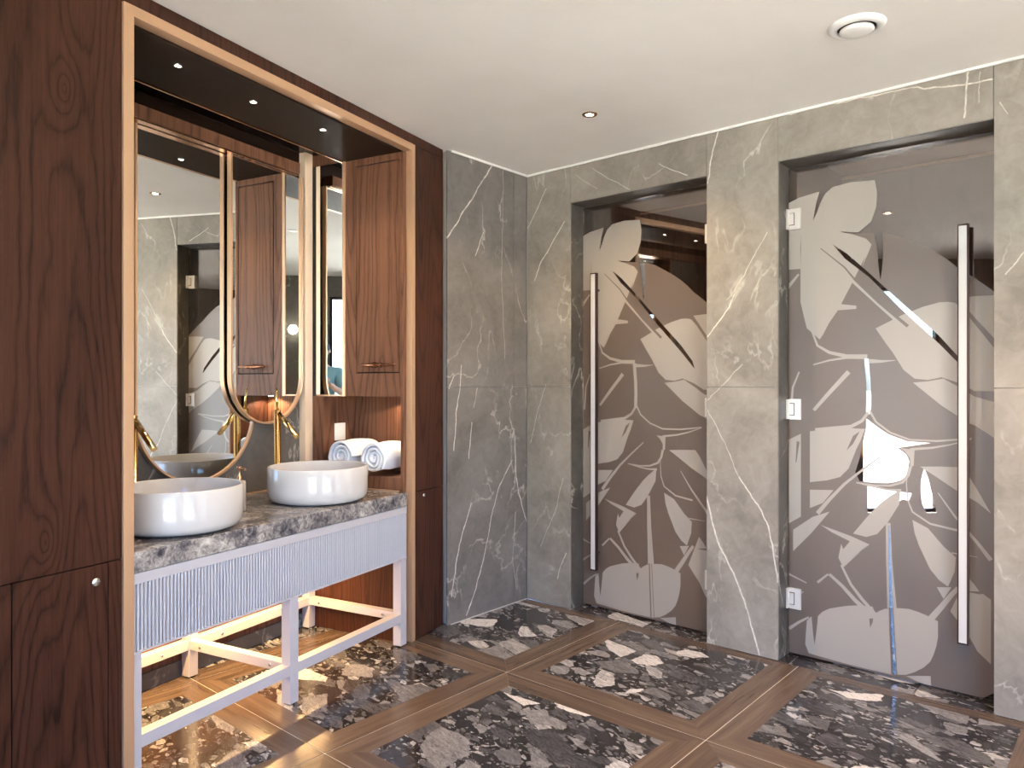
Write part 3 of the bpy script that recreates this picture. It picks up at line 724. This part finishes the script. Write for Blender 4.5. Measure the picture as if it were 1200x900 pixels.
SH = [
 # tone, polygon ; later ones lie on top
 ('M', cv('a', [(120, 600), (200, 700), (575, 705), (640, 722), (700, 752), (770, 790), (820, 824), (870, 865), (910, 905), ('b', 900, 60), ('b', 990, 130), ('b', 1100, 230), ('d', 1100, 800), ('d', 1010, 860), ('d', 130, 640), ('b', 120, 0)])),
 ('L', cv('a', [(116, 540), (150, 515), (190, 492), (285, 460), (268, 530), (255, 625), (272, 580), (290, 520), (310, 475), (345, 437), (430, 412), (540, 405), (550, 480), (545, 560), (522, 640), (465, 698), (380, 692), (280, 690), (200, 700), (195, 790), (196, 900), (116, 905)])),
 ('L', cv('a', [(200, 700), (280, 690), (380, 692), (440, 710), (500, 735), (525, 770), (505, 830), (480, 900), ('b', 495, 0), ('b', 440, 135), ('b', 385, 265), ('b', 455, 275), ('b', 455, 293), ('b', 370, 300), ('b', 330, 370), ('b', 300, 440), ('b', 285, 465), ('b', 225, 400), ('b', 196, 250), ('b', 196, 60)])),
 ('L', st('b', [(250, 420), (275, 500), (330, 540), (410, 562), (505, 565)], .008, .022)),
 ('L', st('b', [(505, 590), (570, 592), (635, 586)], .022, .002)),
 ('L', st('b', [(255, 610), (330, 585), (410, 570), (500, 570)], .006, .014)),
 ('S', st('b', [(500, 575), (510, 700), (512, 790), (510, 890)], .020, .020)),
 ('L', st('c', [(510, 40), (480, 90), (430, 122), (360, 132), (265, 145)], .012, .022)),
 ('L', st('c', [(515, 30), (545, 95), (610, 155), (700, 195), (820, 200), (975, 185)], .010, .008)),
 ('L', st('c', [(970, 190), (880, 220), (800, 238), (700, 248)], .004, .012)),
 ('L', cv('c', [(655, 240), (720, 250), (716, 340), (700, 350), (700, 300), (680, 265)])),
 ('K', cv('c', [(500, 75), (530, 105), (600, 165), (690, 205), (790, 212), (640, 240), (655, 252), (680, 275), (695, 310), (692, 355), (680, 400), (655, 425), (600, 440), (540, 440), (470, 432), (450, 380), (470, 300), (490, 180), (500, 130)])),
 ('K', cv('h', [(440, 350), (500, 362), (560, 380), (645, 390), (632, 426), (604, 418), (560, 445), (510, 484), (440, 484)])),
 ('K', cv('h', [(703, 272), (722, 320), (742, 400), (762, 484), (716, 484), (694, 440), (687, 390), (688, 330)])),
 ('L', st('c', [(700, 345), (690, 395), (665, 435), (610, 455), (540, 455), (455, 440)], .016, .006)),
 ('L', st('c', [(455, 440), (540, 465), (600, 478), (660, 480)], .004, .012)),
 ('L', cv('c', [(240, 150), (300, 142), (400, 130), (495, 135), (475, 200), (455, 250), (420, 360), (380, 410), (320, 430), (240, 442)])),
 ('M', cv('c', [(470, 150), (440, 175), (410, 258), (440, 220)])),
 ('L', cv('c', [(745, 345), (830, 343), (930, 345), (960, 390), (1000, 470), (1060, 600), (1000, 540), (900, 470), (810, 395)])),
 ('L', st('c', [(565, 290), (480, 370), (400, 450), (330, 540), (275, 620)], .006, .020)),
 ('L', cv('c', [(240, 485), (350, 485), (300, 560), (240, 590)])),
 ('L', cv('c', [(440, 730), (500, 640), (560, 560), (600, 520), (655, 475), (650, 560), (600, 660), (550, 730), (500, 748)])),
 ('L', cv('c', [(710, 645), (780, 690), (850, 790), ('d', 905, 70), ('d', 900, 150), ('d', 870, 235), ('d', 830, 200), ('d', 790, 140), ('d', 740, 10), ('c', 720, 720)])),
 ('L', st('c', [(690, 360), (683, 440), (688, 530), (710, 600), (790, 665), (910, 698)], .003, .010)),
 ('L', st('c', [(825, 490), (900, 620), (1000, 765), (1060, 860)], .004, .018)),
 ('L', cv('c', [(290, 685), (360, 715), (430, 745), (515, 790), (470, 835), (430, 875), ('d', 510, 10), ('d', 450, 80), ('d', 395, 145), ('d', 372, 90), ('d', 385, 10), ('c', 395, 820), ('c', 425, 775), ('c', 340, 725)])),
 ('L', st('d', [(600, -115), (605, 100), (612, 250), (618, 370)], .020, .040)),
 ('S', st('d', [(604, -100), (608, 100), (614, 360)], .004, .016)),
 ('L', st('d', [(330, 185), (390, 250), (450, 330), (520, 405)], .014, .022)),
 ('L', st('d', [(385, 130), (430, 240), (480, 320), (545, 410)], .010, .018)),
 ('L', st('d', [(275, 235), (325, 185)], .012, .008)), ('L', st('d', [(140, 190), (225, 240)], .010, .006)), ('L', st('d', [(140, 335), (210, 290)], .012, .006)),
 ('L', cv('d', [(245, 432), (275, 430), (300, 400), (330, 382), (370, 372), (415, 362), (460, 358), (530, 362), (540, 402), (560, 385), (585, 372), (650, 365), (695, 368), (730, 380), (770, 398), (800, 415), (825, 432), (825, 520), (818, 570), (805, 620), (790, 660), (760, 695), (720, 722), (680, 740), (620, 742), (500, 715), (400, 690), (235, 642), (218, 590), (222, 520), (226, 455)])),
 ('M', cv('d', [(248, 432), (278, 425), (272, 500), (262, 592), (254, 520)])),
 ('M', cv('d', [(514, 430), (532, 428), (530, 450), (518, 482)])),
 ('M', st('d', [(614, 362), (618, 500), (628, 742)], .020, .026)),
 ('S', st('d', [(615, 362), (620, 500), (630, 742)], .010, .014)),
 ('L', st('d', [(142, 505), (190, 465), (235, 435)], .016, .008)),
 ('L', cv('d', [(680, 746), (735, 742), (792, 740), (794, 800), (735, 775)])),
 ('L', cv('d', [(820, 240), (885, 238), (850, 305)])),
 ('L', cv('d', [(955, 175), (985, 215), (1005, 250), (1060, 300), (1060, 660), (1000, 590), (960, 500), (880, 372), (915, 280)])),
 ('M', cv('d', [(940, 258), (1010, 255), (1060, 262), (1010, 272)])),
 ('L', st('d', [(795, 415), (840, 350), (885, 280), (915, 240)], .026, .016)),
 ('L', st('d', [(885, 45), (1000, 65)], .006, .002)),
 ('L', cv('b', [(543, 405), (600, 370), (665, 330), (760, 285), (830, 262), (870, 260), (900, 265), (940, 310), (985, 380), (1100, 560), (1100, 760), (988, 760), (920, 715), (840, 682), (780, 697), (720, 690), (670, 640), (620, 540), (590, 490)])),
 ('L', cv('b', [(915, 240), (990, 230), (1100, 225), (1100, 500), (990, 352), (950, 290)])),
 ('L', cv('b', [(712, 712), (780, 705), (850, 690), (930, 745), (988, 790), (1100, 830), ('c', 1100, 200), ('c', 990, 112), ('c', 960, 98), ('c', 840, 0)])),
 ('L', st('a', [(280, 780), (400, 895), ('b', 440, 135), ('b', 560, 270), ('b', 660, 380)], .010, .022)),
 ('M', st('a', [(290, 785), (400, 895), ('b', 450, 130), ('b', 560, 260), ('b', 690, 395)], .004, .014)),
 ('C', cv('e', [(278, 668), (345, 712), (448, 802), ('g', 560, 105), ('g', 660, 195), ('g', 770, 292), ('g', 855, 385), ('g', 870, 430), ('g', 770, 330), ('g', 600, 175), ('g', 448, 22), ('e', 335, 735)])),
 ('C', cv('a', [(525, 640), (520, 665), (465, 702), (500, 695), (530, 682), (545, 760), (557, 860), ('b', 552, 0), ('b', 558, 70), ('b', 565, 132), ('b', 573, 60), ('b', 577, 0), ('a', 578, 780), ('a', 574, 705), ('a', 550, 640)])),
 ('L', st('b', [(258, 870), (330, 770), (420, 650)], .016, .022)),
 ('L', st('b', [(120, 190), (188, 90)], .022, .010)), ('L', st('b', [(150, 900), (160, 740), (190, 650)], .012, .008)),
 ('L', cv('c', [(115, 215), (198, 165), (198, 640), (115, 700)])),
 ('M', st('c', [(175, 330), (185, 210)], .004, .014)),
 ('L', cv('h', [(95, 560), (185, 500), (265, 475), (180, 575), (95, 660)])),
]
HG = {1: [2.19, 1.243, .30], 2: [2.20, 1.243, .29]}
def clip_rect(poly, x0, x1, z0, z1):
    for n, d in (((-1, 0), -x0), ((1, 0), x1), ((0, -1), -z0), ((0, 1), z1)): poly = clip(poly, n, d) if len(poly) > 2 else poly
    return poly
def glass_door(idx, x0, x1, flip):
    W = x1 - x0; e = .004; zt = ZO - .010
    t = thing('door_%d' % idx, None, None, ((x0 + x1) / 2, YG, 0), FW, kind='structure')
    t['label'] = ('bronze-tinted glass door etched with large leaves, ' + ('left of the two, long bar handle on its left' if idx == 1 else 'right of the two, hinges on its left and long bar handle on its right'))
    part('glass_pane', MB().box(x0 + e, x1 - e, YG, YG + .010, .010, zt), DOORGLASS, t, bevel=.001)
    polys = []; tone = []
    off = 0 if idx == 1 else -.025
    for tn, p in SH:
        q = [(x + x0 + off * 0, z) for x, z in p]
        q = clip_rect(q, x0 + e + .001, x1 - e - .001, .012, zt - .002)
        if len(q) > 2: polys.append(q); tone.append(tn)
    vv = []; ff = []
    for q in polys:
        o = len(vv); vv += [Vector(p) for p in q]; ff.append(list(range(o, o + len(q))))
    rv, re, rf, ov, oe, of = delaunay_2d_cdt(vv, [(f_[i], f_[(i + 1) % len(f_)]) for f_ in ff for i in range(len(f_))], [], 0, 1e-6)
    groups = {}
    def inside(q, x, y):
        r_ = False; j = len(q) - 1
        for i in range(len(q)):
            (xi, yi), (xj, yj) = q[i], q[j]
            if (yi > y) != (yj > y) and x < (xj - xi) * (y - yi) / (yj - yi) + xi: r_ = not r_
            j = i
        return r_
    for f_ in rf:
        cx = sum(rv[i].x for i in f_) / len(f_); cy = sum(rv[i].y for i in f_) / len(f_); k = -1
        for q_i in range(len(polys) - 1, -1, -1):
            if inside(polys[q_i], cx, cy): k = q_i; break
        if k < 0: continue
        tn = tone[k]
        if idx == 1: tn = {'S': 'L', 'K': 'M'}.get(tn, tn)  # left door: reflections in the clear slits are painted as etching tones
        if tn in ('C', 'S', 'K'): continue
        groups.setdefault(k if tn == 'L' else 'M', []).append(f_)
    for k, fs in groups.items():
        mb = MB(); y = YG - .0006
        mb.add([(v.x, y, v.y) for v in rv], fs)
        used = sorted({i for f_ in fs for i in f_}); mp = {a: b for b, a in enumerate(used)}
        mb.v = [mb.v[i] for i in used]; mb.f = [tuple(mp[i] for i in f_) for f_ in mb.f]
        o = part('etched_leaf' if k != 'M' else 'etched_ground', mb, FROST_M if k == 'M' else FROST_L, t)
        sm = o.modifiers.new('film', 'SOLIDIFY'); sm.thickness = .0004; sm.offset = 0
    # hinges
    hx = x0 if not flip else x1; sg = 1 if not flip else -1
    for z in HG[idx]:
        a, b = sorted((hx + sg * .012, hx + sg * .068))
        h = part('hinge', MB().box(a, b, YG - .014, YG - .0009, z - .052, z + .052).box(a, b, YG + .0105, YG + .022, z - .052, z + .052), STEEL, t, bevel=.001)
        a, b = sorted((hx + sg * .0005, hx + sg * .036))
        part('knuckle_outline', MB().box(*sorted((hx + sg * .013, hx + sg * .0385)), YG - .0150, YG - .0141, z - .031, z + .031), BLACK, h)  # thin black plate added as a dark outline behind the knuckle
        part('knuckle', MB().box(a, b, YG - .020, YG - .0151, z - .028, z + .028).box(*sorted((hx + sg * .0005, hx + sg * .0115)), YG - .03, YG + .045, z - .05, z + .05), STEEL, h, bevel=.001)
    # bar handle
    hc, z0, z1 = (x0 + .120, .243, 2.041) if flip else (x1 - .122, .243, 2.062)
    w_ = .042
    hb = part('handle', MB().box(hc - w_ / 2, hc + w_ / 2, YG - .062, YG - .038, z0, z1), BRONZE, t, bevel=.001, label='dark bronze bar handle with pale face')
    part('pale_inlay', MB().box(hc - w_ / 2 + .006, hc + w_ / 2 - .006, YG - .0635, YG - .0621, z0 + .008, z1 - .008), CERAMIC, hb)
    part('standoff', MB().tube([(hc, YG - .038, z0 + .10), (hc, YG - .001, z0 + .10)], .009, 12).tube([(hc, YG - .038, z1 - .10), (hc, YG - .001, z1 - .10)], .009, 12), BRONZE, hb)
glass_door(1, OPEN[0][0], OPEN[0][1], True)
glass_door(2, OPEN[1][0], OPEN[1][1], False)

# ================================================================== the photographer beside the camera (seen in the mirrors)
def skin(name, joints, edges, mat, parent, sub=2):
    me = bpy.data.meshes.new(name); me.from_pydata([j[0] for j in joints], edges, []); me.materials.append(mat)
    o = bpy.data.objects.new(name, me); COL.objects.link(o); o.parent = parent
    m = o.modifiers.new('skin', 'SKIN'); m.use_smooth_shade = True
    for i, j in enumerate(joints):
        sv = me.skin_vertices[0].data[i]; r = j[1]; sv.radius = r if isinstance(r, tuple) else (r, r); sv.use_root = (i == 0)
    ss = o.modifiers.new('sub', 'SUBSURF'); ss.levels = sub; ss.render_levels = sub
    dg = bpy.context.evaluated_depsgraph_get(); ev = bpy.data.meshes.new_from_object(o.evaluated_get(dg))
    o.modifiers.clear(); o.data = ev
    for pl in ev.polygons: pl.use_smooth = True
    if not ev.materials: ev.materials.append(mat)
    return o
SKINM = plain('warm_skin', (.55, .34, .25), .5); SHIRT = plain('light_blue_cotton', (.16, .33, .42), .9)
TROUS = plain('sand_trousers', (.30, .26, .22), .9); HAIR = plain('dark_hair', (.03, .02, .015), .6); SHOE = plain('white_shoe', (.5, .5, .5), .6)
pc = cam.location + D1 * 0.24 - FWD * .30
ang = math.atan2(FWD.y, FWD.x) - pi / 2
PF = Matrix.Translation((pc.x, pc.y, 0)) @ Matrix.Rotation(ang, 4, 'Z') @ Matrix.Scale(1.07, 4)       # local +Y looks into the room
pt = bpy.data.objects.new('person', None); COL.objects.link(pt); pt.matrix_world = PF; BASE[pt.name] = (Vector((0, 0, 0)), PF)
props(pt, 'person in a light blue t-shirt and sand trousers, seen only in the mirror', 'person')
def arm(sx, hand):
    return [((sx * .17, 0, 1.42), .055), ((sx * .235, -.02, 1.17), .043), (hand, .034)]
body = [((0, 0, .95), (.13, .10)), ((0, 0, 1.10), (.12, .09)), ((0, 0, 1.30), (.15, .10)), ((0, 0, 1.42), (.11, .075)), ((0, .005, 1.50), .052), ((0, .015, 1.56), .055), ((0, .03, 1.64), (.075, .092)), ((0, .025, 1.71), (.07, .085)),
        ((-.09, 0, .88), .085), ((-.10, .01, .50), .058), ((-.10, -.01, .09), .040), ((-.10, .10, .035), .034),
        ((.09, 0, .88), .085), ((.10, .01, .50), .058), ((.10, -.01, .09), .040), ((.10, .10, .035), .034),
        ((-.17, 0, 1.41), .058), ((-.24, .02, 1.16), .043), ((-.17, .22, 1.25), .032), ((-.14, .27, 1.28), (.022, .038)),
        ((.17, 0, 1.41), .058), ((.24, .02, 1.16), .043), ((.22, .10, .93), .032), ((.215, .13, .86), (.022, .038))]
be = [(0, 1), (1, 2), (2, 3), (3, 4), (4, 5), (5, 6), (6, 7), (0, 8), (8, 9), (9, 10), (10, 11), (0, 12), (12, 13), (13, 14), (14, 15), (3, 16), (16, 17), (17, 18), (18, 19), (3, 20), (20, 21), (21, 22), (22, 23)]
skin('body', body, be, SKINM, pt)
def chain(name, js, mat, parent, sub=2): return skin(name, js, [(i, i + 1) for i in range(len(js) - 1)], mat, parent, sub)
for hx, hy, hz, dx, dy, dz, sx in ((-.14, .29, 1.29, .10, .9, .15, 1), (.215, .135, .84, 0, .15, -1, -1)):
    d_ = Vector((dx, dy, dz)).normalized(); side = d_.cross(Vector((1, 0, 0)) if abs(dx) < .5 else Vector((0, 0, 1))).normalized()
    for k, ln in enumerate((.062, .072, .068, .052)):
        a_ = Vector((hx, hy, hz)) + side * (k - 1.5) * .019; curl = Vector((-sx * .5, 0, 0))
        chain('finger', [(tuple(a_), .009), (tuple(a_ + d_ * ln * .5), .0085), (tuple(a_ + d_ * ln * .95 + curl * .02), .007)], SKINM, pt, 1)
    a_ = Vector((hx, hy, hz)) - d_ * .03 - side * .030
    chain('thumb', [(tuple(a_), .011), (tuple(a_ + d_ * .03 - side * .02), .010), (tuple(a_ + d_ * .058 - side * .022), .008)], SKINM, pt, 1)
shirt = [((0, 0, 1.00), (.155, .118)), ((0, 0, 1.12), (.145, .112)), ((0, 0, 1.30), (.170, .122)), ((0, 0, 1.425), (.130, .092)), ((0, .004, 1.475), .068),
         ((-.175, 0, 1.41), .076), ((-.228, .012, 1.22), .064), ((.175, 0, 1.41), .076), ((.228, .012, 1.22), .064)]
skin('t_shirt', shirt, [(0, 1), (1, 2), (2, 3), (3, 4), (3, 5), (5, 6), (3, 7), (7, 8)], SHIRT, pt)
tr = [((0, 0, .97), (.148, .115)), ((-.09, 0, .86), .100), ((-.10, .01, .50), .076), ((-.10, -.005, .12), .058), ((.09, 0, .86), .100), ((.10, .01, .50), .076), ((.10, -.005, .12), .058)]
skin('trousers', tr, [(0, 1), (1, 2), (2, 3), (0, 4), (4, 5), (5, 6)], TROUS, pt)
for sx in (-.10, .10): chain('shoe', [((sx, -.045, .042), .040), ((sx, .05, .042), .040), ((sx, .15, .030), .030)], SHOE, pt, 2)
chain('hair', [((0, -.02, 1.60), (.078, .075)), ((0, -.012, 1.68), (.086, .098)), ((0, .01, 1.745), (.078, .085))], HAIR, pt)
chain('nose', [((0, .118, 1.66), .010), ((0, .134, 1.635), .013)], SKINM, pt, 1)
for sx in (-.032, .032): chain('eye', [((sx, .108, 1.665), .011), ((sx, .113, 1.665), .011)], HAIR, pt, 1)
for sx in (-.088, .088): chain('ear', [((sx, .02, 1.67), (.010, .020)), ((sx, .02, 1.63), (.010, .016))], SKINM, pt, 1)
chain('mouth', [((-.022, .112, 1.605), .007), ((0, .118, 1.603), .008), ((.022, .112, 1.605), .007)], plain('lips', (.42, .18, .15), .5), pt, 1)
